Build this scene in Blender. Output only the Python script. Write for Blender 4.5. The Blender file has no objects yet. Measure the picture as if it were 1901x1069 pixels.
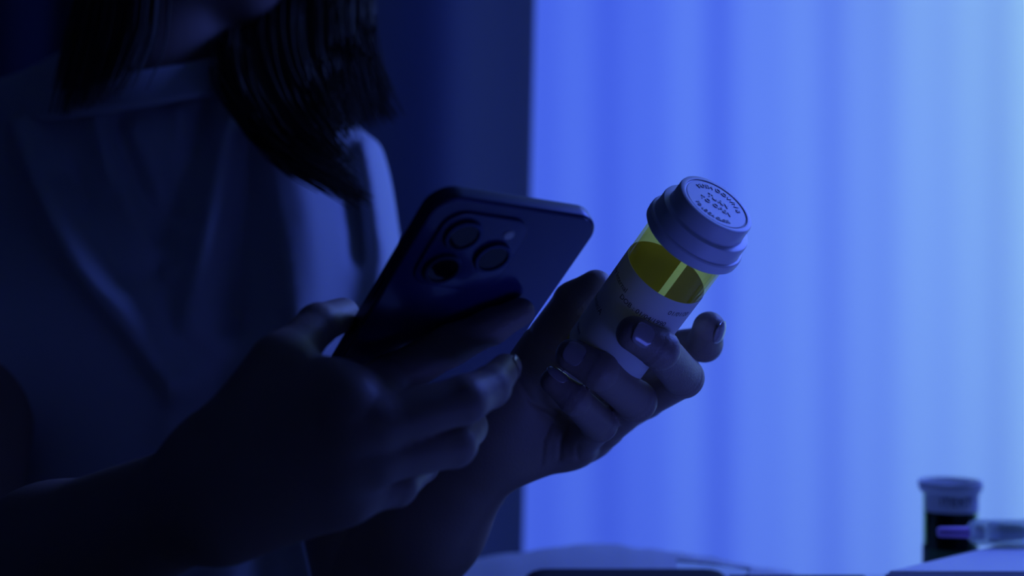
import bpy, bmesh, math, random
import numpy as np
from mathutils import Vector, Matrix, noise
random.seed(7)
sc = bpy.context.scene
COL = sc.collection
# ------------------------------------------------------------------ camera
CAMZ, F = 0.96, 2640.0
cam_d = bpy.data.cameras.new('camera'); cam = bpy.data.objects.new('camera', cam_d); COL.objects.link(cam)
cam.location = (0, 0, CAMZ); cam.rotation_euler = (math.pi/2, 0, 0)
cam_d.sensor_width = 36; cam_d.lens = 50; cam_d.clip_start = 0.02
cam_d.dof.use_dof = True; cam_d.dof.focus_distance = 0.622; cam_d.dof.aperture_fstop = 5.0
sc.camera = cam
# ------------------------------------------------------------------ world, light, exposure
w = bpy.data.worlds.new('world'); sc.world = w; w.use_nodes = True
w.node_tree.nodes['Background'].inputs[0].default_value = (0.01, 0.02, 0.10, 1)
w.node_tree.nodes['Background'].inputs[1].default_value = 0.25
vs = sc.view_settings
vs.view_transform = 'Standard'; vs.look = 'None'; vs.gamma = 1; vs.exposure = 0.0; vs.use_curve_mapping = False
sc.cycles.use_denoising = True
sc.cycles.sample_clamp_indirect = 4.0
sc.cycles.max_bounces = 10; sc.cycles.transparent_max_bounces = 24

def area(name, loc, target, sx, sy, power, color, spread=180):
    l = bpy.data.lights.new(name, 'AREA'); l.shape = 'RECTANGLE'; l.size = sx; l.size_y = sy
    l.energy = power; l.color = color; l.spread = math.radians(spread)
    o = bpy.data.objects.new(name, l); COL.objects.link(o); o.location = loc
    o.rotation_euler = (Vector(target)-Vector(loc)).to_track_quat('-Z', 'Y').to_euler()
    return o
# blue light outside the window, falling on the sheer curtain from behind
area('window_light_blue', (1.15, 2.35, 1.25), (1.15, 0, 1.25), 3.0, 2.6, 55, (0.047, 0.106, 1.0))
# paler lamp outside, off to the right
area('window_light_pale', (0.80, 1.89, 1.25), (0.74, 1.5, 1.2), 0.5, 1.9, 4.6, (0.54, 1.0, 0.03))
# blue lamp high on the right, the one that lights cap top and edges
area('room_lamp_right', (0.66, 1.04, 1.45), (0.05, 0.66, 1.0), 0.3, 0.3, 5.2, (0.085, 0.165, 1.0))
# added unseen blue fill from below, brightens the bottle label
area('label_fill_light', (0.20, 0.42, 0.785), (0.075, 0.64, 0.97), 0.14, 0.08, 0.034, (0.09, 0.14, 1.0), 80)

# ------------------------------------------------------------------ helpers
def P(px, py, d):
    return Vector(((px-950.5)/F*d, d, CAMZ-(py-534.5)/F*d))
def ray(px, py):
    return Vector(((px-950.5)/F, 1.0, -(py-534.5)/F))

def mat(name, color=(.8,.8,.8), rough=.5, metal=0, spec=.5, bump=0, bscale=200, var=0, vscale=20, coat=0, sheen=0):
    m = bpy.data.materials.new(name); m.use_nodes = True; nt = m.node_tree
    b = nt.nodes['Principled BSDF']
    b.inputs['Base Color'].default_value = (*color, 1); b.inputs['Roughness'].default_value = rough
    b.inputs['Metallic'].default_value = metal; b.inputs['Specular IOR Level'].default_value = spec
    b.inputs['Coat Weight'].default_value = coat; b.inputs['Sheen Weight'].default_value = sheen
    tc = nt.nodes.new('ShaderNodeTexCoord')
    if var:
        n = nt.nodes.new('ShaderNodeTexNoise'); n.inputs['Scale'].default_value = vscale; n.inputs['Detail'].default_value = 4
        nt.links.new(tc.outputs['Object'], n.inputs['Vector'])
        mx = nt.nodes.new('ShaderNodeMix'); mx.data_type = 'RGBA'
        mx.inputs[6].default_value = (*[c*(1-var) for c in color], 1)
        mx.inputs[7].default_value = (*[min(1, c*(1+var)) for c in color], 1)
        nt.links.new(n.outputs['Fac'], mx.inputs[0]); nt.links.new(mx.outputs[2], b.inputs['Base Color'])
    if bump:
        n = nt.nodes.new('ShaderNodeTexNoise'); n.inputs['Scale'].default_value = bscale; n.inputs['Detail'].default_value = 3
        nt.links.new(tc.outputs['Object'], n.inputs['Vector'])
        bp = nt.nodes.new('ShaderNodeBump'); bp.inputs['Strength'].default_value = bump; bp.inputs['Distance'].default_value = 0.001
        nt.links.new(n.outputs['Fac'], bp.inputs['Height']); nt.links.new(bp.outputs[0], b.inputs['Normal'])
    return m
def cloth_translucent(name, color, tcolor, fac, rough=.9):
    m = bpy.data.materials.new(name); m.use_nodes = True; nt = m.node_tree
    out = nt.nodes['Material Output']; nt.nodes.remove(nt.nodes['Principled BSDF'])
    d = nt.nodes.new('ShaderNodeBsdfDiffuse'); d.inputs[0].default_value = (*color, 1)
    t = nt.nodes.new('ShaderNodeBsdfTranslucent'); t.inputs[0].default_value = (*tcolor, 1)
    mx = nt.nodes.new('ShaderNodeMixShader'); mx.inputs[0].default_value = fac
    tc = nt.nodes.new('ShaderNodeTexCoord'); wv = nt.nodes.new('ShaderNodeTexNoise'); wv.inputs['Scale'].default_value = 600
    nt.links.new(tc.outputs['Object'], wv.inputs['Vector'])
    bp = nt.nodes.new('ShaderNodeBump'); bp.inputs['Strength'].default_value = .1; bp.inputs['Distance'].default_value = .0005
    nt.links.new(wv.outputs['Fac'], bp.inputs['Height']); nt.links.new(bp.outputs[0], d.inputs['Normal'])
    nt.links.new(d.outputs[0], mx.inputs[1]); nt.links.new(t.outputs[0], mx.inputs[2]); nt.links.new(mx.outputs[0], out.inputs[0])
    return m
def tinted_clear(name, tint, rough=.05, refl=1.0, haze=0):
    m = bpy.data.materials.new(name); m.use_nodes = True; nt = m.node_tree
    out = nt.nodes['Material Output']; nt.nodes.remove(nt.nodes['Principled BSDF'])
    t = nt.nodes.new('ShaderNodeBsdfTransparent'); t.inputs[0].default_value = (*tint, 1)
    g = nt.nodes.new('ShaderNodeBsdfGlossy'); g.inputs[0].default_value = (refl, refl, refl, 1); g.inputs[1].default_value = rough
    lw = nt.nodes.new('ShaderNodeLayerWeight'); lw.inputs[0].default_value = .5
    pw = nt.nodes.new('ShaderNodeMath'); pw.operation = 'POWER'; pw.inputs[1].default_value = 4
    fr = nt.nodes.new('ShaderNodeMath'); fr.operation = 'MULTIPLY_ADD'; fr.inputs[1].default_value = .35; fr.inputs[2].default_value = .02
    nt.links.new(lw.outputs['Facing'], pw.inputs[0]); nt.links.new(pw.outputs[0], fr.inputs[0])
    mx = nt.nodes.new('ShaderNodeMixShader')
    nt.links.new(fr.outputs[0], mx.inputs[0]); nt.links.new(t.outputs[0], mx.inputs[1]); nt.links.new(g.outputs[0], mx.inputs[2])
    last = mx
    if haze:
        tr = nt.nodes.new('ShaderNodeBsdfTranslucent'); tr.inputs[0].default_value = (.9,.95,.95,1)
        m2 = nt.nodes.new('ShaderNodeMixShader'); m2.inputs[0].default_value = haze
        nt.links.new(mx.outputs[0], m2.inputs[1]); nt.links.new(tr.outputs[0], m2.inputs[2]); last = m2
    nt.links.new(last.outputs[0], out.inputs[0])
    return m

def empty(name, loc, label=None, cat=None, group=None):
    o = bpy.data.objects.new(name, None); COL.objects.link(o); o.location = loc
    if label: o['label'] = label; o['category'] = cat
    if group: o['group'] = group
    return o
def tag(o, label, cat, group=None):
    o['label'] = label; o['category'] = cat
    if group: o['group'] = group
    return o
def link(name, verts, faces, m, parent=None, smooth=True, label=None):
    me = bpy.data.meshes.new(name); me.from_pydata([tuple(v) for v in verts], [], [tuple(f) for f in faces])
    me.validate(); me.update()
    return link_mesh(name, me, m, parent, smooth, label)
def link_mesh(name, me, m, parent=None, smooth=True, label=None):
    if m: me.materials.append(m)
    if smooth: me.polygons.foreach_set('use_smooth', [True]*len(me.polygons))
    o = bpy.data.objects.new(name, me); COL.objects.link(o)
    if parent is not None:
        o.parent = parent
        def world(q): return q.matrix_basis.copy() if q.parent is None else world(q.parent) @ q.matrix_parent_inverse @ q.matrix_basis
        o.matrix_parent_inverse = world(parent).inverted()
    if label: o['label'] = label
    return o
def from_bm(name, bm, m, parent=None, smooth=False, label=None):
    me = bpy.data.meshes.new(name); bm.to_mesh(me); bm.free()
    return link_mesh(name, me, m, parent, smooth, label)
def boxbm(x0, x1, y0, y1, z0, z1, bev=0, seg=2, M=None):
    bm = bmesh.new(); bmesh.ops.create_cube(bm, size=1)
    for v in bm.verts:
        v.co = Vector(((x0+x1)/2+v.co.x*(x1-x0), (y0+y1)/2+v.co.y*(y1-y0), (z0+z1)/2+v.co.z*(z1-z0)))
    if bev: bmesh.ops.bevel(bm, geom=bm.edges[:], offset=bev, segments=seg, affect='EDGES', profile=.6)
    if M is not None: bm.transform(M)
    return bm
def frame(origin, zax, xhint):
    z = Vector(zax).normalized(); x = (Vector(xhint) - z*Vector(xhint).dot(z)).normalized(); y = z.cross(x)
    return Matrix(((x.x, y.x, z.x, origin[0]), (x.y, y.y, z.y, origin[1]), (x.z, y.z, z.z, origin[2]), (0, 0, 0, 1)))
def lathe(profile, n=96, M=None, closed=False, a0=0, a1=2*math.pi, ribs=None):
    full = abs(a1-a0-2*math.pi) < 1e-6
    cnt = n if full else n+1
    V, Fc = [], []
    k = len(profile)
    for i in range(cnt):
        a = a0+(a1-a0)*i/n
        for j, (r, z) in enumerate(profile):
            rr = r
            if ribs and j in ribs[0] and (i % 4) in (0, 1): rr = r+ribs[1]
            V.append(Vector((rr*math.cos(a), rr*math.sin(a), z)))
    if M is not None: V = [M @ v for v in V]
    for i in range(n):
        i2 = (i+1) % cnt
        for j in range(k-1 if not closed else k):
            j2 = (j+1) % k
            Fc.append((i*k+j, i2*k+j, i2*k+j2, i*k+j2))
    return V, Fc
def lathe_obj(name, profile, m, parent, M, n=96, closed=False, a0=0, a1=2*math.pi, ribs=None, label=None, sharp=True):
    V, Fc = lathe(profile, n, M, closed, a0, a1, ribs)
    o = link(name, V, Fc, m, parent, True, label)
    bm = bmesh.new(); bm.from_mesh(o.data); bmesh.ops.remove_doubles(bm, verts=bm.verts[:], dist=1e-6)
    bmesh.ops.recalc_face_normals(bm, faces=bm.faces[:])
    if sharp:
        for e in bm.edges:
            if len(e.link_faces) == 2 and e.calc_face_angle() > .6: e.smooth = False
    bm.to_mesh(o.data); bm.free()
    return o
def text_mesh(s, size, extrude=0.0):
    cu = bpy.data.curves.new('txt', 'FONT'); cu.body = s; cu.size = size; cu.extrude = extrude; cu.resolution_u = 3
    o = bpy.data.objects.new('txt', cu); COL.objects.link(o)
    bpy.context.view_layer.update()
    me = bpy.data.meshes.new_from_object(o.evaluated_get(bpy.context.evaluated_depsgraph_get()))
    bpy.data.objects.remove(o); bpy.data.curves.remove(cu)
    me.materials.clear()
    return me

# ---- signed distance modelling: one continuous surface out of tapered limbs
def cap(a, b, ra, rb, grooves=()):
    return ('cap', np.array(a, float), np.array(b, float), ra, rb, grooves)
def ell(c, rad, M=None):
    return ('ell', np.array(c, float), np.array(rad, float), None if M is None else np.array(M.to_3x3()))
def bounds(p, pad):
    if p[0] == 'cap':
        r = max(p[3], p[4])+pad
        return np.minimum(p[1], p[2])-r, np.maximum(p[1], p[2])+r
    r = max(p[2])+pad
    return p[1]-r, p[1]+r
def evalp(p, X, Y, Z):
    if p[0] == 'cap':
        a, b, ra, rb = p[1], p[2], p[3], p[4]
        ba = b-a; L2 = max(float(ba@ba), 1e-12); L = math.sqrt(L2)
        px, py, pz = X-a[0], Y-a[1], Z-a[2]
        t = (px*ba[0]+py*ba[1]+pz*ba[2])/L2
        tc = np.clip(t, 0, 1)
        d = np.sqrt((px-tc*ba[0])**2+(py-tc*ba[1])**2+(pz-tc*ba[2])**2)-(ra+(rb-ra)*tc)
        for g, amp, wd in p[5]:
            d = d+amp*np.exp(-((t*L-g)/wd)**2)
        return d
    c, r = p[1], p[2]
    px, py, pz = X-c[0], Y-c[1], Z-c[2]
    if p[3] is not None:
        m = p[3].T
        px, py, pz = (m[0,0]*px+m[0,1]*py+m[0,2]*pz, m[1,0]*px+m[1,1]*py+m[1,2]*pz, m[2,0]*px+m[2,1]*py+m[2,2]*pz)
    k0 = np.sqrt((px/r[0])**2+(py/r[1])**2+(pz/r[2])**2)
    k1 = np.sqrt((px/r[0]**2)**2+(py/r[1]**2)**2+(pz/r[2]**2)**2)+1e-9
    return k0*(k0-1)/k1
def smin(a, b, k):
    if k <= 0: return np.minimum(a, b)
    h = np.maximum(k-np.abs(a-b), 0)/k
    return np.minimum(a, b)-h*h*k*.25
def sdf_mesh(core, chains, h, kcore, kchain, kjoin, post=None, cuts=()):
    allp = core+[p for c in chains for p in c]
    pad = kcore+3*h
    lo = np.min([bounds(p, pad)[0] for p in allp], axis=0); hi = np.max([bounds(p, pad)[1] for p in allp], axis=0)
    n = np.ceil((hi-lo)/h).astype(int)+1
    BIG = np.float32(.05)
    xs = [(lo[i]+h*np.arange(n[i])).astype(np.float32) for i in range(3)]
    def sub(bl, bh):
        i0 = np.clip(((bl-lo)/h).astype(int), 0, n-1); i1 = np.clip(((bh-lo)/h).astype(int)+2, 1, n)
        return tuple(slice(i0[i], i1[i]) for i in range(3))
    def grids(s):
        return xs[0][s[0]][:, None, None], xs[1][s[1]][None, :, None], xs[2][s[2]][None, None, :]
    G = np.full(n, BIG, np.float32)
    for p in core:
        s = sub(*bounds(p, pad)); G[s] = smin(G[s], evalp(p, *grids(s)).astype(np.float32), kcore)
    R = G.copy()
    for c in chains:
        bl = np.min([bounds(p, pad)[0] for p in c], axis=0); bh = np.max([bounds(p, pad)[1] for p in c], axis=0)
        s = sub(bl, bh); g = grids(s); D = None
        for p in c:
            d = evalp(p, *g).astype(np.float32); D = d if D is None else smin(D, d, kchain)
        R[s] = np.minimum(R[s], smin(G[s], D, kjoin))
    del G
    for p, k in cuts:
        s = sub(*bounds(p, pad)); d = -evalp(p, *grids(s)).astype(np.float32)
        R[s] = -smin(-R[s], -d, k)
    if post is not None: R = post(R, xs)
    # surface nets
    S = R < 0
    nx, ny, nz = R.shape
    acc = np.zeros((nx-1, ny-1, nz-1), np.int8)
    for dx in (0, 1):
        for dy in (0, 1):
            for dz in (0, 1):
                acc += S[dx:nx-1+dx, dy:ny-1+dy, dz:nz-1+dz]
    act = (acc > 0) & (acc < 8)
    ci = np.argwhere(act)
    idx = np.full(act.shape, -1, np.int32); idx[act] = np.arange(len(ci))
    corners = [(0,0,0),(1,0,0),(0,1,0),(1,1,0),(0,0,1),(1,0,1),(0,1,1),(1,1,1)]
    val = {c: R[ci[:,0]+c[0], ci[:,1]+c[1], ci[:,2]+c[2]] for c in corners}
    sm = np.zeros((len(ci), 3)); ct = np.zeros(len(ci))
    for c in corners:
        for ax in range(3):
            if c[ax] == 0:
                c2 = list(c); c2[ax] = 1; c2 = tuple(c2)
                a, b = val[c], val[c2]; m = (a < 0) != (b < 0)
                t = np.where(m, a/np.where(m, a-b, 1), 0)
                pt = np.tile(np.array(c, float), (len(ci), 1)); pt[:, ax] = t
                sm[m] += pt[m]; ct[m] += 1
    V = lo+h*(ci+sm/np.maximum(ct, 1)[:, None])
    Q = []
    for ax in range(3):
        sl0 = [slice(1, None)]*3; sl0[ax] = slice(0, -1)
        sl1 = [slice(1, None)]*3; sl1[ax] = slice(1, None)
        a, b = S[tuple(sl0)], S[tuple(sl1)]
        for flip in (False, True):
            m = (a & ~b) if not flip else (~a & b)
            e = np.argwhere(m)
            if not len(e): continue
            base = e.copy(); o1, o2 = (ax+1) % 3, (ax+2) % 3
            base[:, o1] += 1; base[:, o2] += 1
            def cell(d1, d2):
                q = base.copy(); q[:, o1] += d1; q[:, o2] += d2
                ok = np.all((q >= 0) & (q < np.array(idx.shape)), axis=1)
                r = np.full(len(q), -1); qq = q[ok]; r[ok] = idx[qq[:,0], qq[:,1], qq[:,2]]
                return r
            quad = np.stack([cell(-1,-1), cell(0,-1), cell(0,0), cell(-1,0)], 1)
            if flip: quad = quad[:, ::-1]
            Q.append(quad[np.all(quad >= 0, axis=1)])
    return V, np.concatenate(Q)
def relax(V, Q, it=2, lam=.5):
    E = np.concatenate([Q[:, [0,1]], Q[:, [1,2]], Q[:, [2,3]], Q[:, [3,0]]])
    for _ in range(it):
        s = np.zeros_like(V); c = np.zeros(len(V))
        for k in range(3):
            s[:, k] = np.bincount(E[:,0], V[E[:,1], k], len(V))+np.bincount(E[:,1], V[E[:,0], k], len(V))
        c = np.bincount(E[:,0], minlength=len(V))+np.bincount(E[:,1], minlength=len(V))
        V = V+lam*(s/np.maximum(c, 1)[:, None]-V)
    return V
def np_obj(name, V, Q, m, parent, label=None):
    me = bpy.data.meshes.new(name)
    me.vertices.add(len(V)); me.vertices.foreach_set('co', V.astype(np.float32).ravel())
    me.loops.add(len(Q)*4); me.loops.foreach_set('vertex_index', Q.astype(np.int32).ravel())
    me.polygons.add(len(Q)); me.polygons.foreach_set('loop_start', np.arange(len(Q), dtype=np.int32)*4)
    me.update(calc_edges=True); me.validate()
    return link_mesh(name, me, m, parent, True, label)

# ------------------------------------------------------------------ room shell
m_wall = mat('painted_wall', (.20,.21,.26), .85, bump=.15, bscale=90, var=.06, vscale=6)
m_floor = mat('floor_boards', (.16,.12,.09), .5, bump=.1, bscale=40, var=.25, vscale=8)
m_ceil = mat('ceiling_paint', (.30,.30,.33), .9, bump=.1, var=.04)
m_frame = mat('window_frame_paint', (.7,.7,.72), .4, bump=.05, var=.03)
def struct(name, bm, m, parent=None):
    o = from_bm(name, bm, m, parent)
    if parent is None: o['kind'] = 'structure'
    return o
X0, X1, Y0, Y1, H = -2.0, 2.4, -1.6, 1.9, 2.5
struct('floor', boxbm(X0, X1, Y0, Y1+.1, -.1, 0), m_floor)
struct('ceiling', boxbm(X0, X1, Y0, Y1+.1, H, H+.1), m_ceil)
struct('wall_left', boxbm(X0-.1, X0, Y0, Y1+.1, 0, H), m_wall)
struct('wall_right', boxbm(X1, X1+.1, Y0, Y1+.1, 0, H), m_wall)
struct('wall_rear', boxbm(X0-.1, X1+.1, Y0-.1, Y0, 0, H), m_wall)
bm = bmesh.new()
for b in ((X0, -.75, 0, H), (2.25, X1, 0, H), (-.75, 2.25, 0, .12), (-.75, 2.25, 2.38, H)):
    t = boxbm(b[0], b[1], Y1, Y1+.1, b[2], b[3]); me = bpy.data.meshes.new('t'); t.to_mesh(me); t.free(); bm.from_mesh(me)
struct('wall_front', bm, m_wall)
wf = bmesh.new()
for b in ((-.75, -.69, .12, 2.38), (2.19, 2.25, .12, 2.38), (-.69, 2.19, .12, .18), (-.69, 2.19, 2.32, 2.38), (.73, .77, .18, 2.32)):
    t = boxbm(b[0], b[1], Y1+.02, Y1+.07, b[2], b[3]); me = bpy.data.meshes.new('t'); t.to_mesh(me); t.free(); wf.from_mesh(me)
wnd = struct('window_1', wf, m_frame)
m_pane = tinted_clear('window_glass', (.97,.98,.98))
for xa, xb in ((-.69, .73), (.77, 2.19)):
    from_bm('pane', boxbm(xa, xb, Y1+.042, Y1+.048, .18, 2.32), m_pane, wnd)
for nm, bb in (('baseboard_left', (X0, X0+.015, Y0, Y1, 0, .08)), ('baseboard_right', (X1-.015, X1, Y0, Y1, 0, .08))):
    struct(nm, boxbm(*bb), m_frame)

# ------------------------------------------------------------------ curtains
def curtain(name, m, xa, xb, y, z0, z1, amp, wl, seed, slant=0, dens=.006, flare=.25):
    rnd = random.Random(seed); n = int((xb-xa)/dens); rows = 26
    ph, xs = 0, []
    offs = [rnd.uniform(0, 6.28) for _ in range(4)]
    V, Fc = [], []
    for j in range(rows+1):
        z = z0+(z1-z0)*j/rows
        fl = 1+flare*(1-j/rows)
        for i in range(n+1):
            x = xa+(xb-xa)*i/n
            u = x/wl*2*math.pi
            yy = amp*fl*(math.sin(u+offs[0]+.9*math.sin(u*.31+offs[1]))+.35*math.sin(2.2*u+offs[2]+.06*z)+.3*math.sin(.43*u+offs[3]))
            V.append((x+slant*(z-1.1)*(1 if i > n*.5 else 0)*(i/n), y+yy, z))
    for j in range(rows):
        for i in range(n):
            a = j*(n+1)+i; Fc.append((a, a+1, a+n+2, a+n+1))
    return link(name, V, Fc, m)
m_sheer = cloth_translucent('sheer_curtain_cloth', (.55,.56,.6), (.85,.86,.9), .62)
m_drape = cloth_translucent('dark_drape_cloth', (.045,.05,.09), (.40,.40,.42), .30)
sheer = curtain('sheer_curtain', m_sheer, -.05, 2.1, 1.60, .03, 2.4, .0026, .14, 3)
tag(sheer, 'bright blue backlit sheer curtain hanging in soft vertical folds behind the pill bottle', 'curtain')
drape = curtain('blackout_drape', m_drape, -1.6, .0200, 1.42, .03, 2.4, .012, .21, 11, slant=.022)
tag(drape, 'dark navy drape hanging behind the person, ending at the bright sheer curtain', 'curtain')
m_rail = mat('curtain_rail_metal', (.5,.5,.52), .35, metal=1, bump=.02)
V, Fc = lathe([(0, 0), (.011, 0), (.011, 3.9), (0, 3.9)], 20, frame((-1.7, 1.52, 2.43), (1,0,0), (0,1,0)))
V2, F2 = [], []
for j in range(11):
    for i in range(121):
        x = -1.6+1.525*i/120; V2.append((x, 1.535+.006*math.sin(x*31)+.004*math.sin(x*73), .03+2.37*j/10))
for j in range(10):
    for i in range(120): a = j*121+i; F2.append((a, a+1, a+122, a+121))
link('backlight_block', V2, F2, mat('light_block_cloth', (.05,.05,.08), .95, bump=.1), drape, True, 'opaque dark sheet added to block backlight')  # added unseen sheet, keeps backlight off the left part of the drape
rail = link('curtain_rail', V, Fc, m_rail); tag(rail, 'metal rail above the frame carrying both curtains', 'rail')

# ------------------------------------------------------------------ table
T = .75
m_table = mat('table_top_laminate', (.6,.6,.62), .45, bump=.04, bscale=60, var=.05)
m_leg = mat('table_leg_metal', (.1,.1,.11), .4, metal=1, bump=.02)
tbl = empty('table', (.55, .72, 0), 'pale table under the medicine and the white box', 'table')
from_bm('table_top', boxbm(.0, 1.15, .42, 1.04, T-.025, T, .003), m_table, tbl)
for x in (.04, 1.11):
    for y in (.46, 1.0):
        from_bm('leg', boxbm(x-.02, x+.02, y-.02, y+.02, 0, T-.025, .002), m_leg, tbl)

# ------------------------------------------------------------------ pill bottle in the hand
m_amber = tinted_clear('amber_plastic', (1.0, .965, .54), .08)
m_cap = mat('white_cap_plastic', (.80,.80,.82), .42, bump=.03, bscale=300, var=.02)
m_label = cloth_translucent('label_paper', (.88,.88,.88), (.85,.76,.68), .27)
m_ink = mat('label_ink', (.02,.02,.025), .6, bump=.01)
BB, BT = P(1114, 672, .650), P(1331, 377, .596)
ax = (BT-BB).normalized(); BL = (BT-BB).length
toward = Vector((0,-1,0))
BM = frame(BB, ax, toward)            # local x faces the camera, z up the axis
BMi = BM.inverted()
R = .0190
bot = empty('pill_bottle', BB, 'amber pill bottle with white stepped cap and white label, tilted in the hand', 'bottle')
zc = BL-.0208                          # bottom of the cap
prof = [(0, 0), (R-.0022, 0), (R-.0006, .0006), (R, .0022), (R, zc+.009), (R-.0013, zc+.009), (R-.0013, .0026), (R-.003, .0014), (0, .0014)]
lathe_obj('body', prof, m_amber, bot, BM, 128, label='transparent amber plastic body')
z = zc
prof = [(R+.0004, z+.0008), (R+.0012, z), (.0216, z), (.0225, z+.0010), (.0227, z+.0030), (.0226, z+.0048), (.0221, z+.0054),
        (.0212, z+.0056), (.0210, z+.0060), (.0209, z+.0116), (.0206, z+.0124), (.0200, z+.0126), (.0180, z+.0127), (.0177, z+.0131), (.0176, z+.0196), (.0173, z+.0204), (.0166, z+.0207),
        (.0152, z+.0206), (.0149, z+.0202), (.0146, z+.0201), (.0143, z+.0204), (0, z+.0204)]
capo = lathe_obj('cap', prof, m_cap, bot, BM, 144, label='white stepped screw cap')
lathe_obj('cap_liner', [(R-.0018, zc+.015), (.0005, zc+.015), (.0005, zc+.0165), (R-.0018, zc+.0165)], m_cap, bot, BM, 64, closed=True)
# label shell with a gap at the back
LZ0, LZ1 = .0060, zc-.0200
def phi_h(px, py, rad):
    o = BMi @ Vector((0,0,CAMZ)); d = (BMi.to_3x3() @ ray(px, py))
    A = d.x**2+d.y**2; B = 2*(o.x*d.x+o.y*d.y); C = o.x**2+o.y**2-rad**2
    disc = B*B-4*A*C
    t = (-B-math.sqrt(max(disc, 0)))/(2*A)
    q = o+d*t
    return math.atan2(q.y, q.x), q.z, t
gap0 = math.radians(157)
rl = R+.00025
lathe_obj('label', [(R+.00005, LZ0), (rl, LZ0), (rl, LZ1), (R+.00005, LZ1)], m_label, bot, BM, 120, closed=True, a0=gap0+.17, a1=gap0+2*math.pi-.0, label='white printed paper label')
def wrap_text(s, size, px, py, rot=0):
    me = text_mesh(s, size); ph, hh, _ = phi_h(px, py, rl)
    for v in me.vertices:
        x, y = v.co.x, v.co.y
        x, y = x*math.cos(rot)-y*math.sin(rot), x*math.sin(rot)+y*math.cos(rot)
        a = ph+x/rl; r = rl+.00008
        v.co = BM @ Vector((r*math.cos(a), r*math.sin(a), hh+y))
    return link_mesh('printed_text', me, m_ink, bot, False, 'small dark printing')
wrap_text('by Internal', .0036, 1143, 500)
wrap_text('DOB : 01/04/1990', .0033, 1150, 551)
wrap_text('01/01/20', .0033, 1238, 583)
wrap_text('Vitamin/A', .0038, 1108, 545)
wrap_text('Patient', .0026, 1072, 602)
def cap_text(s, size, x0, y0, arc=None):
    me = text_mesh(s, size, .0002)
    wv = [v.co.x for v in me.vertices]; wd = max(wv)
    for v in me.vertices:
        if arc:
            a = (v.co.x-wd/2)/arc; rr = arc+v.co.y*(1 if y0 > 0 else 1)
            x, y = rr*math.sin(a), rr*math.cos(a)
            if y0 < 0: rr = arc-v.co.y; x, y = rr*math.sin(a), -rr*math.cos(a)
        else:
            x, y = v.co.x-wd/2+x0, v.co.y+y0
        # local: text right = +y of frame, text up = -x of frame
        v.co = BM @ Vector((-y, x, zc+.0205+v.co.z))
    return link_mesh('embossed_lettering', me, m_cap, bot, False, 'raised white lettering')
cap_text('PUSH DOWN &', .0034, 0, 1, arc=.0100)
cap_text('TURN', .0040, 0, .0018)
cap_text('TO OPEN', .0036, 0, -.0032)
cap_text('TO LOCK CLOSE', .0026, 0, -1, arc=.0120)

# ------------------------------------------------------------------ phone
u = Vector((.463, -.558, .689)).normalized()
v = Vector((.834, .543, -.065)); v = (v-u*v.dot(u)).normalized()
nb = v.cross(u).normalized()
if nb.y > 0: nb = -nb
PW, PL, PT = .0760, .147, .0074
TR = P(1124, 408, .553)               # outer corner, top right on the back
PM = Matrix(((v.x, u.x, nb.x, 0), (v.y, u.y, nb.y, 0), (v.z, u.z, nb.z, 0), (0,0,0,1)))
cen = TR - v*PW/2 - u*PL/2
PM.translation = cen                   # local: x = right as seen, y = towards the top, z = out of the back
m_phone = mat('phone_back_glass', (.020,.028,.13), .22, spec=.6, bump=.01, coat=.3)
m_pframe = mat('phone_frame_metal', (.045,.05,.10), .38, metal=.9, bump=.02)
m_screen = mat('phone_screen_glass', (.01,.01,.012), .08, bump=.005)
m_lens = mat('lens_glass', (.004,.004,.008), .08, spec=.4, bump=.003)
m_ring = mat('lens_ring_metal', (.06,.07,.14), .35, metal=1, bump=.01)
def rounded_plate(w_, l_, z0, z1, rc, bev, M, seg=14):
    pts = []
    for cx, cy, a0 in ((w_/2-rc, l_/2-rc, 0), (-w_/2+rc, l_/2-rc, 90), (-w_/2+rc, -l_/2+rc, 180), (w_/2-rc, -l_/2+rc, 270)):
        for i in range(seg+1):
            a = math.radians(a0+90*i/seg); pts.append((cx, cy, math.cos(a), math.sin(a)))
    rings = []
    for f in range(5):
        t = f/4*math.pi/2; rings.append((rc-bev+bev*math.sin(t), z0+bev-bev*math.cos(t)))
    for f in range(5):
        t = f/4*math.pi/2; rings.append((rc-bev+bev*math.cos(t), z1-bev+bev*math.sin(t)))
    bm = bmesh.new(); L = []
    for r, z in rings:
        L.append([bm.verts.new((cx+c*r, cy+s*r, z)) for cx, cy, c, s in pts])
    n = len(pts)
    for a, b in zip(L, L[1:]):
        for i in range(n): bm.faces.new((a[i], a[(i+1) % n], b[(i+1) % n], b[i]))
    bm.faces.new(L[0][::-1]); bm.faces.new(L[-1])
    bm.transform(M); return bm
phone = empty('phone', cen, 'dark blue smartphone held by its back, camera lenses facing the viewer', 'phone')
from_bm('frame', rounded_plate(PW, PL, -PT, 0-.0003, .011, .0012, PM), m_pframe, phone, True, 'dark metal frame')
from_bm('back_panel', rounded_plate(PW-.0018, PL-.0018, -.0012, .0001, .0102, .0004, PM), m_phone, phone, True, 'dark blue glossy back')
from_bm('screen', rounded_plate(PW-.003, PL-.003, -PT-.0003, -PT+.001, .0098, .0003, PM), m_screen, phone, True, 'dark screen')
bx, by = -PW/2+.0262, PL/2-.0245
bump = from_bm('camera_plate', rounded_plate(.038, .038, -.0002, .0016, .009, .0007, PM @ Matrix.Translation((bx, by, 0))), m_phone, phone, True, 'raised square camera plate')
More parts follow.
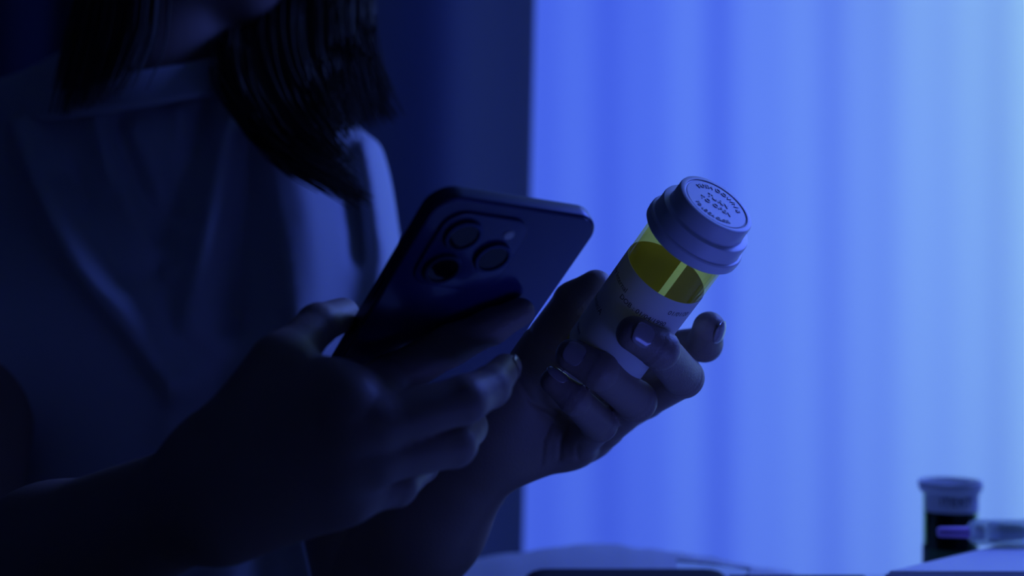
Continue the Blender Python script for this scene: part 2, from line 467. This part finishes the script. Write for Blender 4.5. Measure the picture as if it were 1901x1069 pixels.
for lx, ly in ((-.0088, .0088), (-.0088, -.0088), (.0092, 0)):
    LM = PM @ Matrix.Translation((bx+lx, by+ly, .0016))
    le = lathe_obj('lens_ring', [(.0058, 0), (.0076, 0), (.0076, .0014), (.0071, .0019), (.0062, .0019), (.0058, .0012)], m_ring, bump, LM, 48, closed=True)
    lathe_obj('lens', [(0, .0010), (.003, .0012), (.0059, .0011), (.0059, 0), (0, 0)], m_lens, bump, LM, 40)
lathe_obj('flash', [(0, .0006), (.002, .0006), (.0024, 0)], mat('flash_lens', (.6,.6,.55), .3, bump=.01), bump, PM @ Matrix.Translation((bx+.0105, by+.0115, .0016)), 24)
for yy, ll, sx in ((.038, .011, -1), (.022, .011, -1), (.052, .006, -1), (.028, .016, 1)):
    from_bm('side_button', boxbm(sx*PW/2-.0007, sx*PW/2+.0007, yy-ll/2, yy+ll/2, -PT/2-.0012, -PT/2+.0012, .0004, 2, PM), m_pframe, phone)
def onphone(px, py, off):
    d = ray(px, py); o = Vector((0,0,CAMZ))
    t = ((cen+nb*off)-o).dot(nb)/d.dot(nb)
    return o+d*t

# ------------------------------------------------------------------ the person
m_skin = mat('skin', (.31,.225,.185), .48, spec=.45, bump=.25, bscale=900, var=.10, vscale=45)
m_nail = mat('fingernail', (.38,.30,.30), .22, coat=.6, spec=.6, bump=.01)
m_hair = mat('dark_brown_hair', (.085,.070,.048), .6, spec=.25, bump=.05, var=.3, vscale=30)
m_shirt = mat('white_cotton_shirt', (.58,.59,.62), .85, spec=.1, bump=.3, bscale=1500, sheen=.1, var=.02)
m_trousers = mat('dark_trousers', (.04,.04,.05), .85, bump=.2)
m_eye = mat('eye_white', (.7,.7,.7), .15, bump=.005)
m_iris = mat('iris_brown', (.05,.03,.02), .2, bump=.005)
person = empty('person', (-.25, .86, 0), 'person in a pale T-shirt with long dark hair, holding a phone and a pill bottle', 'person')

def oncyl(px, py, off):
    a, h_, t = phi_h(px, py, R+off)
    return Vector((0,0,CAMZ))+ray(px, py)*t
def chain(pts, rad, gro=.8):
    out = []
    for i in range(len(pts)-1):
        L = (pts[i+1]-pts[i]).length; g = []
        if gro:
            if i > 0: g += [(.0000, .0010*gro, .0011), (.0034, .0008*gro, .0011)]
            if i < len(pts)-2: g += [(L-.0034, .0008*gro, .0011)]
        out.append(cap(pts[i], pts[i+1], rad[i], rad[i+1], g))
    return out
NAILS = []
# --- left hand, round the bottle (palm towards the viewer)
Z = Vector((0,0,0))
r1 = .0080
midf = [P(1150, 765, .712), P(1196, 738, .690), P(1268, 700, .652), oncyl(1224, 648, .0070), oncyl(1176, 619, .0066)]
ringf = [P(1092, 806, .710), P(1122, 792, .692), P(1180, 744, .648), P(1112, 688, .6245), P(1062, 659, .6265)]
pinky = [P(1052, 828, .704), P(1075, 820, .690), P(1112, 786, .655), P(1066, 740, .630), P(1026, 707, .629)]
indexf = [P(1140, 715, .715), P(1170, 690, .714), P(1236, 648, .705), P(1308, 638, .678), P(1316, 608, .662)]
thumb = [P(950, 770, .694), P(1006, 652, .682), P(1066, 560, .670), P(1106, 532, .664)]
NAILS += [(midf[3], midf[4], .0079, .0076, 'm'), (ringf[3], ringf[4], .0078, .0074, 'm'), (pinky[3], pinky[4], .0063, .0057, 'p'), (indexf[3], indexf[4], .0079, .0076, 'i')]
lh = [chain(midf, [.0105,.0100,.0092,.0084,.0076]), chain(ringf, [.0105,.0098,.0092,.0083,.0074]),
      chain(pinky, [.0098,.0090,.0082,.0070,.0057]), chain(indexf, [.0105,.0098,.0088,.0083,.0076]),
      chain(thumb, [.0150,.0118,.0095,.0080], .5)]
wr = P(908, 820, .705)
fore_mid, elbowL = P(795, 972, .732), P(705, 1090, .765)
core = [cap(wr, fore_mid, .0215, .0275), cap(fore_mid, elbowL, .0275, .0340),
        cap(wr, P(1068, 796, .708), .0160, .0120), cap(P(930, 820, .706), P(1100, 790, .712), .018, .0120),
        cap(P(930, 810, .706), P(1120, 750, .716), .018, .0115), cap(P(935, 795, .706), P(1130, 710, .717), .016, .0105),
        cap(P(930, 780, .700), P(995, 672, .690), .0185, .0130), cap(P(940, 760, .705), P(1090, 650, .715), .016, .010),
        cap(P(975, 826, .700), P(1062, 814, .700), .0110, .0105), cap(P(1000, 780, .700), P(1050, 790, .698), .013, .011)]
cuts = []
CREASES = [([(1052,790),(1040,815),(1038,850)], .0011, 4), ([(1022,785),(1008,815),(1004,862)], .0011, 4), ([(1075,800),(1068,825),(1072,850)], .0009, 3),
           ([(975,590),(990,630),(1030,650)], .0008, 4), ([(960,700),(985,740),(1030,770)], .0011, 5), ([(1030,600),(1050,640)], .0007, 3), ([(1000,625),(1045,640)], .0007, 3)]
def palm_post(Rg, xs):
    X, Zz = xs[0][:, None, None], xs[2][None, None, :]
    for pts, amp, wd in CREASES:
        q = [(P(a, b, .69).x, P(a, b, .69).z) for a, b in pts]; wm = wd/F*.69
        best = np.full((X.shape[0], 1, Zz.shape[2]), 1e9, np.float32)
        for (x0, z0), (x1, z1) in zip(q, q[1:]):
            dx, dz = x1-x0, z1-z0
            t = np.clip(((X-x0)*dx+(Zz-z0)*dz)/(dx*dx+dz*dz), 0, 1)
            best = np.minimum(best, np.sqrt((X-x0-t*dx)**2+(Zz-z0-t*dz)**2).astype(np.float32))
        near = (xs[1] > .667)[None, :, None]
        Rg = Rg+np.where(near, amp*np.exp(-(best/wm)**2), 0).astype(np.float32)
    return Rg
VL, QL = sdf_mesh(core, lh, .0010, .014, .0030, .0075, cuts=cuts, post=palm_post)
VL = relax(VL, QL, 1, .4)
# --- right hand, behind the phone (back of the hand towards the viewer)
ri = [P(640, 745, .505), onphone(720, 705, .013), onphone(838, 640, .0085), onphone(912, 606, .0072), onphone(966, 579, .0066)]
rm = [P(640, 800, .508), P(705, 785, .508), P(862, 742, .520), P(910, 718, .535), P(938, 684, .556)]
rr_ = [P(632, 860, .512), P(700, 850, .512), P(842, 824, .530), P(866, 792, .556), P(850, 765, .578)]
rp = [P(612, 910, .518), P(655, 915, .518), P(735, 900, .532), P(780, 862, .560), P(775, 825, .580)]
rt = [P(452, 790, .512), P(524, 672, .520), P(590, 602, .540), P(636, 584, .560)]
NAILS += [(rm[3], rm[4], .0067, .0060, 'r')]
rh = [chain(ri, [.0100,.0092,.0080,.0070,.0058], .25), chain(rm, [.0105,.0098,.0088,.0076,.0060], .25),
      chain(rr_, [.0105,.0098,.0086,.0078,.0068], .25), chain(rp, [.0100,.0092,.0080,.0072,.0062], .25),
      chain(rt, [.0125,.0100,.0078,.0068], .25)]
w2 = P(385, 918, .520); fa2 = P(100, 1044, .58); elbowR = P(-140, 1150, .74)
core = [cap(w2, fa2, .0205, .0300), cap(fa2, elbowR, .0300, .0380),
        cap(P(440, 810, .515), P(520, 680, .520), .0125, .0096), cap(P(430, 850, .517), P(640, 750, .508), .0165, .0120),
        cap(P(410, 890, .518), P(640, 805, .510), .0190, .0125), cap(P(410, 920, .520), P(632, 862, .514), .0190, .0125),
        cap(P(430, 940, .522), P(610, 918, .520), .0170, .0130), cap(P(520, 740, .520), P(610, 722, .515), .0095, .0095)]
VR, QR = sdf_mesh(core, rh, .0011, .014, .0030, .0070)
VR = relax(VR, QR, 1, .4)
# --- head, neck, trunk, upper arms
shL, shR = P(550, 372, .90), P(10, 330, .935)
neck0, neck1 = P(262, 190, .90), P(360, -170, .905)
chest = P(300, 560, .925)
hc = P(402, -345, .90)
fd = Vector((.80, -.50, -.33)).normalized()          # where the face looks
HM = frame(hc, (-fd.cross(Vector((0,0,1)).cross(fd)) * -1), fd)   # local x = face, z = crown
up = (Vector((0,0,1))-fd*fd.z).normalized(); sd = up.cross(fd)
def HP(f, s, t): return hc+fd*f+sd*s+up*t
HR = Matrix(((fd.x, sd.x, up.x), (fd.y, sd.y, up.y), (fd.z, sd.z, up.z)))
body = [cap(neck0, neck1, .054, .050), ell(hc, (.094, .074, .098), HR.to_4x4()),
        ell(HP(.030, 0, -.035), (.062, .058, .080), HR.to_4x4()),
        cap(HP(.050, 0, -.104), HP(.056, 0, -.100), .016, .014),
        cap(HP(.055, 0, -.100), HP(-.015, .050, -.060), .013, .018), cap(HP(.055, 0, -.100), HP(-.015, -.050, -.060), .013, .018),
        cap(HP(.086, 0, -.002), HP(.106, 0, -.036), .006, .010),
        cap(HP(.096, .012, -.038), HP(.096, -.012, -.038), .007, .007),
        cap(HP(.084, .018, -.066), HP(.084, -.018, -.066), .007, .007),
        cap(HP(.082, .015, -.075), HP(.082, -.015, -.075), .007, .007),
        cap(HP(.080, .040, .018), HP(.086, .012, .020), .008, .008), cap(HP(.080, -.040, .018), HP(.086, -.012, .020), .008, .008),
        ell(HP(-.005, .076, -.015), (.016, .006, .030), HR.to_4x4()), ell(HP(-.005, -.076, -.015), (.016, .006, .030), HR.to_4x4()),
        cap(neck0+Vector((0,.01,-.02)), shL+Vector((0,.01,.010)), .038, .034), cap(neck0+Vector((0,.01,-.02)), shR+Vector((0,.01,.010)), .038, .034),
        ell(chest, (.125, .072, .15)), ell(P(300, 1000, .92), (.115, .078, .17)), ell(P(300, 1350, .93), (.14, .095, .13)),
        cap(shL, elbowL, .042, .034), cap(shR, elbowR, .044, .038)]
eyecut = [(ell(HP(.090, .031, -.002), (.012, .015, .010), HR.to_4x4()), .006), (ell(HP(.090, -.031, -.002), (.012, .015, .010), HR.to_4x4()), .006)]
VB, QB = sdf_mesh(body, [], .004, .022, 0, 0, cuts=eyecut)
V = np.concatenate([VL, VR, VB]); Q = np.concatenate([QL, QR+len(VL), QB+len(VL)+len(VR)])
np_obj('body', V, Q, m_skin, person)
for s in (.031, -.031):
    for nm, off, r_, mm in (('eyeball', .0755, .0115, m_eye), ('iris', .0815, .0062, m_iris)):
        bm = bmesh.new(); bmesh.ops.create_uvsphere(bm, u_segments=20, v_segments=12, radius=r_)
        bm.transform(Matrix.Translation(HP(off, s, -.003))); from_bm(nm, bm, mm, person, True)

# --- fingernails
def nail(p0, p1, r0, r1_, kind):
    d = (p1-p0).normalized()
    if kind == 'm': up_ = (toward+Vector((-.05,0,.25))) 
    elif kind == 'p': up_ = Vector((.25,-.6,.75))
    elif kind == 'i': up_ = Vector((.38,-.90,.15))
    else: up_ = Vector((.9,-.45,.1))
    up_ = (up_-d*up_.dot(d)).normalized(); s = d.cross(up_)
    st, ln, ang = {'m': (-.0060, .0100, 40), 'p': (-.0045, .0105, 38), 'i': (-.0030, .0115, 44), 'r': (-.0045, .0125, 46)}[kind]
    n1, n2 = 12, 10
    Vt, Ft = [], []
    for layer in (0, 1):
        for i in range(n1+1):
            t = i/n1; a = (t-.5)*2
            wmax = 1.0*math.sqrt(max(0, 1-abs(a)**3.2))*.98+.02
            for j in range(n2+1):
                th = (j/n2-.5)*2*math.radians(ang)*wmax
                along = st+t*ln
                if along < 0: r = r1_+(r0-r1_)*(-along/.006)
                else: r = r1_*math.sqrt(max(.05, 1-(along/(r1_*1.45))**2))
                r += .00035-.0007*layer; drop = 0
                Vt.append(p1+d*along+up_*(r*math.cos(th)-drop)+s*(r*math.sin(th)))
    k = (n1+1)*(n2+1)
    for i in range(n1):
        for j in range(n2):
            a = i*(n2+1)+j; q = (a, a+1, a+n2+2, a+n2+1)
            Ft.append(q); Ft.append(tuple(x+k for x in q[::-1]))
    for i in range(n1):
        for j in (0, n2):
            a = i*(n2+1)+j; b = a+n2+1; Ft.append((a, b, b+k, a+k))
    for j in range(n2):
        for i in (0, n1):
            a = i*(n2+1)+j; Ft.append((a, a+1, a+1+k, a+k))
    link('fingernail', Vt, Ft, m_nail, person, True)
for nn in NAILS: nail(*nn)

# --- T-shirt with folds
fold = []
def ridge(pts, r, d0=None):
    for a, b in zip(pts, pts[1:]):
        fold.append(cap(P(*a), P(*b), r, r))
core = [ell(chest, (.142, .094, .18)), ell(P(300, 1000, .92), (.128, .096, .19)), ell(P(300, 1330, .93), (.150, .105, .14)),
        cap(neck0+Vector((0,0,-.035)), shL+Vector((0,0,.010)), .050, .046), cap(neck0+Vector((0,0,-.035)), shR+Vector((0,0,.010)), .050, .046),
        cap(shL, shL.lerp(elbowL, .55), .051, .058), cap(shR, shR.lerp(elbowR, .42), .052, .055),
        ell(P(400, 600, .880), (.070, .060, .075)), ell(P(180, 600, .870), (.070, .060, .075))]
VS0, QS0 = None, None
def shirt_post(Rg, xs):
    X, Y, Zz = xs[0][:, None, None], xs[1][None, :, None], xs[2][None, None, :]
    S = np.zeros(np.broadcast(X, Y, Zz).shape, np.float32)
    for pts, amp, wd in FOLDS:
        q = [(P(a, b, .84).x, P(a, b, .84).z) for a, b in pts]; wm = wd/F*.84
        best = np.full((X.shape[0], 1, Zz.shape[2]), 1e9, np.float32)
        for (x0, z0), (x1, z1) in zip(q, q[1:]):
            dx, dz = x1-x0, z1-z0
            t = np.clip(((X-x0)*dx+(Zz-z0)*dz)/(dx*dx+dz*dz), 0, 1)
            best = np.minimum(best, np.sqrt((X-x0-t*dx)**2+(Zz-z0-t*dz)**2).astype(np.float32))
        S += amp*np.exp(-(best/wm)**2).astype(np.float32)
    return Rg-S
FOLDS = [([(425,175),(425,260),(410,360),(395,480),(380,600)], .015, 34), ([(480,225),(500,320),(535,440),(575,600),(600,700)], .009, 24),
         ([(540,290),(572,400),(595,520),(610,640)], .012, 42), ([(670,260),(695,380),(715,480),(715,600)], .010, 22),
         ([(640,330),(662,430),(672,480)], -.008, 15), ([(455,230),(450,340),(450,470),(455,600)], -.009, 20),
         ([(30,230),(90,340),(180,480),(280,600),(350,700)], .022, 34), ([(180,210),(215,320),(280,420),(330,500)], .008, 20),
         ([(250,240),(300,330),(330,420)], .007, 18), ([(330,200),(345,290),(340,360)], .006, 14), ([(210,230),(255,350),(300,440)], -.008, 16),
         ([(380,200),(350,290),(320,400),(310,500)], -.010, 24), ([(130,320),(180,420),(250,520)], -.008, 20),
         ([(420,640),(360,720),(330,800)], .007, 30), ([(560,1000),(600,1200)], .008, 26), ([(640,960),(630,1200)], .010, 22),
         ([(470,980),(480,1200)], -.006, 28), ([(320,960),(330,1200)], .006, 24)]
VS, QS = sdf_mesh(core, [], .0035, .03, 0, 0, post=shirt_post)
VS = relax(VS, QS, 3, .5)
np_obj('shirt', VS, QS, m_shirt, person, 'pale crew-neck T-shirt with soft folds')
# collar band: a flat ribbed ring round the neck
cz = P(262, 150, .90)
cpts = []
for i in range(72):
    a = 2*math.pi*i/72
    cpts.append(cz+Vector((.064*math.cos(a), .060*math.sin(a)-.004, .010*math.cos(a)+.014*math.sin(a)-.002)))
Vt, Ft = [], []
for i, c in enumerate(cpts):
    o = (c-cz).normalized()
    for (dr, dz) in ((-.003, .008), (0, .010), (.003, .008), (.012, -.008), (.012, -.012), (.004, -.013)):
        Vt.append(c+Vector((o.x*dr, o.y*dr, dz)))
for i in range(72):
    for j in range(6):
        Ft.append((i*6+j, ((i+1) % 72)*6+j, ((i+1) % 72)*6+(j+1) % 6, i*6+(j+1) % 6))
link('collar', Vt, Ft, m_shirt, person, True, 'rounded crew neckline band')
# trousers and legs below the frame, seated
tr = [cap(P(220, 1420, .93), Vector((.10, .80, .50)), .085, .065), cap(P(380, 1420, .95), Vector((.12, 1.0, .50)), .085, .065),
      cap(Vector((.10, .80, .50)), Vector((.08, .80, .05)), .062, .045), cap(Vector((.12, 1.0, .50)), Vector((.10, 1.0, .05)), .062, .045)]
VT, QT = sdf_mesh(tr, [], .008, .03, 0, 0); np_obj('trousers', VT, QT, m_trousers, person)
sh = [cap(Vector((.06, y, .035)), Vector((.20, y, .03)), .035, .03) for y in (.80, 1.0)]
for s_ in sh:
    VT, QT = sdf_mesh([s_], [], .006, .01, 0, 0); np_obj('shoe', VT, QT, m_trousers, person)

# --- hair: scalp cap and strands falling over the near shoulder
hv, hf = [], []
def tube(pts, r, sides=5):
    base = len(hv); n = len(pts)
    for i, p in enumerate(pts):
        d = (pts[min(i+1, n-1)]-pts[max(i-1, 0)]).normalized()
        a = d.orthogonal().normalized(); b = d.cross(a)
        rr = r*(1-.75*(i/(n-1))**3)
        for k in range(sides):
            t = 2*math.pi*k/sides; hv.append(p+a*(rr*math.cos(t))+b*(rr*math.sin(t)))
    for i in range(n-1):
        for k in range(sides):
            k2 = (k+1) % sides
            hf.append((base+i*sides+k, base+i*sides+k2, base+(i+1)*sides+k2, base+(i+1)*sides+k))
def spline(pts, n):
    out = []; m_ = len(pts)-1
    for i in range(n):
        t = i/(n-1)*m_; k = min(int(t), m_-1); f = t-k
        p0, p1, p2, p3 = pts[max(k-1, 0)], pts[k], pts[k+1], pts[min(k+2, m_)]
        out.append(.5*((2*p1)+(p2-p0)*f+(2*p0-5*p1+4*p2-p3)*f*f+(3*p1-p0-3*p2+p3)*f**3))
    return out
rnd = random.Random(5)
# guide curves (front edge .. back edge of the fall of hair)
guides = [
 [(430,-330,.95),(470,-120,.955),(432,30,.93),(418,115,.865),(452,195,.815),(530,285,.79),(610,335,.785),(690,384,.79)],
 [(450,-400,.95),(520,-150,.95),(485,30,.92),(478,130,.84),(505,215,.80),(552,278,.785),(615,322,.785),(670,366,.79)],
 [(470,-450,.95),(580,-200,.95),(565,0,.92),(566,100,.86),(578,160,.82),(600,215,.80),(632,262,.80)],
 [(490,-480,.96),(640,-220,.95),(635,0,.91),(640,90,.86),(652,150,.84),(676,238,.83)],
 [(500,-500,.97),(675,-240,.95),(670,-20,.92),(672,60,.89),(695,140,.87),(742,222,.86)],
]
guides = [[P(*g) for g in gg] for gg in guides]
gs = [spline(g, 30) for g in guides]
for i in range(2600):
    uu = rnd.random()**.9*(len(gs)-1.001); k = int(uu); f = uu-k
    end = int(30*rnd.uniform(.72, 1.0)**.8); jx = Vector((rnd.gauss(0, .0045), rnd.gauss(0, .006), rnd.gauss(0, .005)))
    ph = rnd.uniform(0, 6.28); pts = []
    for q in range(0, end, 2):
        p = gs[k][q].lerp(gs[k+1][q], f); t = q/29
        wob = Vector((math.sin(t*7+ph), math.cos(t*6+ph), 0))*.0016
        pts.append(p+jx*(1-.35*t)+wob)
    if len(pts) > 3: tube(pts, rnd.uniform(.0007, .0013), 4)
# hair on the far side of the neck
far = [[P(*g) for g in gg] for gg in (
 [(320,-420,.87),(200,-200,.85),(160,0,.84),(130,100,.83),(100,230,.815)], [(350,-420,.85),(300,-200,.83),(285,-20,.825),(275,80,.82),(235,170,.80)])]
fs = [spline(g, 24) for g in far]
for i in range(900):
    f = rnd.random(); jx = Vector((rnd.gauss(0, .003), rnd.gauss(0, .007), 0)); end = int(24*rnd.uniform(.6, 1))
    tube([fs[0][q].lerp(fs[1][q], f)+jx for q in range(0, end, 2)], rnd.uniform(.0008, .0014), 4)
# hair over the skull
crown = HP(-.01, 0, .105)
for i in range(1500):
    a = rnd.uniform(-2.55, 2.55)+math.pi; pts = []
    for q in range(14):
        t = q/13; th = .05+t*1.75
        pts.append(HP(math.cos(a)*math.sin(th)*.101, math.sin(a)*math.sin(th)*.082, math.cos(th)*.106)+Vector((0,0,-.0)))
    tube(pts, rnd.uniform(.0015, .0028), 4)
link('hair', hv, hf, m_hair, person, True, 'long dark brown hair')

# ------------------------------------------------------------------ things on the table
# white box with syringe, lower right
m_box = mat('white_card', (.88,.88,.89), .55, bump=.05, var=.02)
m_boxside = mat('navy_card', (.05,.055,.13), .5, bump=.05)
bz = .811
c0 = P(1640, 1061, .748); c0 = Vector((c0.x, c0.y, 0))
e1 = Vector((.74, .67, 0)).normalized(); e2 = Vector((1, -.015, 0)).normalized()
def prism(pts, z0, z1):
    bm = bmesh.new(); a = [bm.verts.new((p.x, p.y, z0)) for p in pts]; b = [bm.verts.new((p.x, p.y, z1)) for p in pts]
    n = len(pts); bm.faces.new(a[::-1]); bm.faces.new(b)
    for i in range(n): bm.faces.new((a[i], a[(i+1) % n], b[(i+1) % n], b[i]))
    return bm
quad = [c0, c0+e2*.24, c0+e2*.24+e1*.125, c0+e1*.125]
wb = empty('white_box', (c0.x, c0.y, T), 'white-topped box with dark sides under the syringe at lower right', 'box')
ctr = sum(quad, Vector())/4
inn = [p+(ctr-p).normalized()*.002 for p in quad]
bm = prism(inn, T, bz-.006); bmesh.ops.bevel(bm, geom=bm.edges[:], offset=.0008, segments=2, affect='EDGES'); from_bm('base', bm, m_boxside, wb, False, 'dark navy lower box')
bm = prism(quad, bz-.0055, bz); bmesh.ops.bevel(bm, geom=bm.edges[:], offset=.0015, segments=3, affect='EDGES'); from_bm('lid', bm, m_box, wb, False, 'flat white lid')
# syringe
m_clear = tinted_clear('clear_plastic', (.95,.98,.97), .12, haze=.34)
m_purple = mat('purple_plastic', (.80,.42,.92), .4, bump=.02)
m_rubber = mat('dark_rubber', (.025,.05,.045), .5, bump=.05)
m_white = mat('white_plastic', (.75,.76,.76), .4, bump=.02)
sy0 = P(1797, 990, .822); sr = .0077
syr = empty('syringe', (sy0.x, sy0.y, bz), 'clear syringe with purple needle cap lying on the white box', 'syringe')
SM = frame((sy0.x, sy0.y, bz+sr+.0002), (1, -.02, 0), (0, 0, 1))
lathe_obj('barrel', [(.0022, -.0002), (.0045, .0003), (.0062, .0018), (sr, .0055), (sr, .086), (sr-.0010, .086), (sr-.0010, .0058), (.0052, .0028), (.0022, .0012)], m_clear, syr, SM, 64, label='clear plastic barrel')
lathe_obj('needle_cap', [(0, -.0175), (.0024, -.0173), (.0030, -.0160), (.0033, -.0005), (.0033, .0008), (0, .0008)], m_purple, syr, SM, 40, label='purple needle cap')
lathe_obj('hub', [(0, .0045), (.0036, .0045), (.0042, .0060), (.0042, .0088), (.0030, .0092), (0, .0092)], mat('brown_hub', (.16,.12,.09), .5, bump=.02), syr, SM, 40, label='brown hub inside the tip')
prof = [(0, .0165), (.0040, .0165)]
z_ = .0165
for i in range(5):
    prof += [(.0052-.0002*i, z_+.0006), (.0052-.0002*i, z_+.0014), (.0034, z_+.0024)]; z_ += .0030
prof += [(.0036, z_), (0, z_)]
lathe_obj('piston', prof, m_rubber, syr, SM, 40, label='dark ribbed rubber piston')
prof = [(0, z_)]
k_ = z_
while k_ < .066: prof += [(.0022, k_), (.0030, k_+.0008), (.0030, k_+.0014), (.0022, k_+.0022)]; k_ += .0030
prof += [(.0022, k_), (0, k_)]
lathe_obj('plunger_rod', prof, m_rubber, syr, SM, 32, label='dark ridged plunger rod')
lathe_obj('plunger_handle', [(0, k_), (.0030, k_), (.0030, .104), (.0075, .1042), (.0075, .1062), (0, .1062)], m_white, syr, SM, 40)
for zz in (.0126, .0146):
    lathe_obj('collar_ring', [(.0042, zz), (.0059, zz), (.0059, zz+.0011), (.0042, zz+.0011)], m_white, syr, SM, 40, closed=True)
lathe_obj('finger_flange', [(sr, .084), (.0115, .084), (.0115, .0862), (sr, .0862)], m_clear, syr, SM, 40, closed=True)

# medicine bottle behind the box
m_brown = tinted_clear('brown_bottle_plastic', (.60, .72, .50), .1)
m_vcap = mat('grey_white_cap', (.82,.84,.82), .5, bump=.03)
m_vlab = mat('grey_label', (.84,.86,.84), .6, bump=.03)
m_dark = mat('dark_red_liquid', (.022,.008,.010), .2, bump=.02)
m_green = mat('green_band', (.03,.11,.03), .5, bump=.03)
vd = .915
vb = P(1764, 1000, vd); rv = 49/F*vd
vt = CAMZ-(892-534.5)/F*vd
VM = Matrix.Translation((vb.x, vb.y, T))
med = empty('medicine_bottle', (vb.x, vb.y, T), 'dark brown medicine bottle with flanged grey cap standing behind the syringe', 'bottle')
hh = vt-T; s_ = vd/F
lathe_obj('bottle_body', [(0, 0), (rv-.002, 0), (rv, .002), (rv, hh-.008), (rv-.0012, hh-.008), (rv-.0012, .003), (0, .003)], m_brown, med, VM, 64)
lathe_obj('cap', [(rv+.0003, hh-20*s_), (rv+.0012, hh-21*s_), (57*s_, hh-14*s_), (58*s_, hh-.0006), (57.5*s_, hh), (54*s_, hh), (53*s_, hh-.004), (0, hh-.0045)], m_vcap, med, VM, 64, label='flanged grey-white cap')
lathe_obj('label', [(rv+.0001, hh-54*s_), (rv+.0005, hh-54*s_), (rv+.0005, hh-19*s_), (rv+.0001, hh-19*s_)], m_vlab, med, VM, 64, closed=True, a0=math.radians(-170), a1=math.radians(-22), label='pale printed label')
lathe_obj('liquid', [(0, .0035), (rv-.0016, .0035), (rv-.0016, hh-54*s_), (0, hh-54*s_)], m_dark, med, VM, 48, label='dark red contents')
lathe_obj('lower_band', [(rv+.0001, .001), (rv+.0004, .001), (rv+.0004, hh-122*s_), (rv+.0001, hh-122*s_)], m_green, med, VM, 64, closed=True, label='dark green band')
me = text_mesh("ITEXT", .0075)
for q in me.vertices:
    a = math.radians(-128)+q.co.x/rv; q.co = VM @ Vector(((rv+.0007)*math.cos(a), (rv+.0007)*math.sin(a), hh-40*s_+q.co.y))
link_mesh('printed_text', me, m_ink, med, False, 'blurred dark lettering')

# dark glasses case in the middle, dark tin beside the white box
m_case = mat('dark_case_leather', (.008,.009,.02), .75, spec=.15, bump=.1)
zt = P(0, 1056, .828).z
cs = empty('glasses_case', P(1180, 1100, .80)*1, 'dark rounded case at the bottom centre in front of the white paper', 'case')
cx = P(1165, 0, .82).x
bm = boxbm(cx-.062, cx+.062, .755, .845, T, zt-.0005, .017, 6); from_bm('case_lid', bm, m_case, cs, True)
bm = boxbm(cx+.0615, cx+.0655, .790, .806, T+.012, T+.022, .0015, 2); from_bm('clasp', bm, m_ring, cs, False)
# dark tin
zt2 = CAMZ-(1066.5-534.5)/F*.80
x0_, x1_ = P(1352, 0, .80).x, P(1640, 0, .80).x
tin = empty('flat_tin', (x0_, .75, T), 'dark flat tin box to the left of the white-topped box', 'box')
from_bm('tin_body', boxbm(x0_+.001, x1_-.012, .7365, .799, T, zt2-.012, .002), m_case, tin)
from_bm('tin_lid', boxbm(x0_, x1_-.011, .7355, .800, zt2-.0118, zt2, .0008), m_case, tin)
# crumpled white paper
m_paper = cloth_translucent('white_tissue_paper', (.90,.90,.91), (.95,.95,.96), .6)
Vt, Ft = [], []; nx_, ny_ = 90, 30
prof_top = [(800,1062),(870,1046),(960,1032),(1040,1020),(1100,1015),(1150,1017),(1200,1028),(1260,1036),(1320,1043),(1380,1056),(1430,1066),(1480,1074)]
def ptop(px):
    for (a, b), (c, d) in zip(prof_top, prof_top[1:]):
        if a <= px <= c: f = (px-a)/(c-a); f = f*f*(3-2*f); return b+(d-b)*f
    return 1080
for j in range(ny_+1):
    for i in range(nx_+1):
        px = 800+680*i/nx_; d = .885+.13*j/ny_
        x = (px-950.5)/F*.95
        top = CAMZ-(ptop(px)-534.5)/F*.95
        s = math.sin(math.pi*min(1, .04+j/ny_*.96))
        z = T+.0015+(top-T)*max(0, s)**.55+.0022*noise.noise(Vector((x*40, d*45, 1.3)))*s
        Vt.append((x, d, z))
for j in range(ny_):
    for i in range(nx_):
        a = j*(nx_+1)+i; Ft.append((a, a+1, a+nx_+2, a+nx_+1))
pp = link('tissue_paper', Vt, Ft, m_paper)
tag(pp, 'crumpled white paper heaped on the table behind the dark case', 'paper')
# clear plastic tray with a dark rim line
m_rim = mat('dark_green_rim', (.02,.05,.04), .4, bump=.02)
tray = empty('plastic_tray', P(1330, 1060, .84), 'thin clear plastic tray with a dark rim beside the dark case', 'tray')
a_, b_ = P(1256, 1040, .865), P(1392, 1056, .83)
back = Vector((.0, .05, .0))
def rod(name, pts, r, m, parent):
    global hv, hf
    hv, hf = [], []; n = len(pts)
    base = 0
    for i, p in enumerate(pts):
        d = (pts[min(i+1, n-1)]-pts[max(i-1, 0)]).normalized(); a = d.orthogonal().normalized(); b = d.cross(a)
        for k in range(8):
            t = 2*math.pi*k/8; hv.append(p+a*(r*math.cos(t))+b*(r*math.sin(t)))
    for i in range(n-1):
        for k in range(8): hf.append((i*8+k, i*8+(k+1) % 8, (i+1)*8+(k+1) % 8, (i+1)*8+k))
    hf.append(tuple(range(8))[::-1]); hf.append(tuple((n-1)*8+k for k in range(8)))
    return link(name, hv, hf, m, parent)
foot = Vector((b_.x-.004, b_.y, T+.001))
rod('rim', [a_, a_.lerp(b_, .5)+Vector((0,0,.0004)), b_, b_+Vector((-.002,0,-.004)), Vector((b_.x-.003, b_.y, b_.z-.012)), foot], .0006, m_rim, tray)
Vt = [a_, b_, Vector((b_.x, b_.y, T+.001)), Vector((a_.x, a_.y, T+.001))]
Vt += [p+Vector((0, .0006, 0)) for p in Vt]
link('tray_wall', Vt, [(0,1,2,3), (7,6,5,4), (0,4,5,1), (1,5,6,2), (2,6,7,3), (3,7,4,0)], m_clear, tray, False)
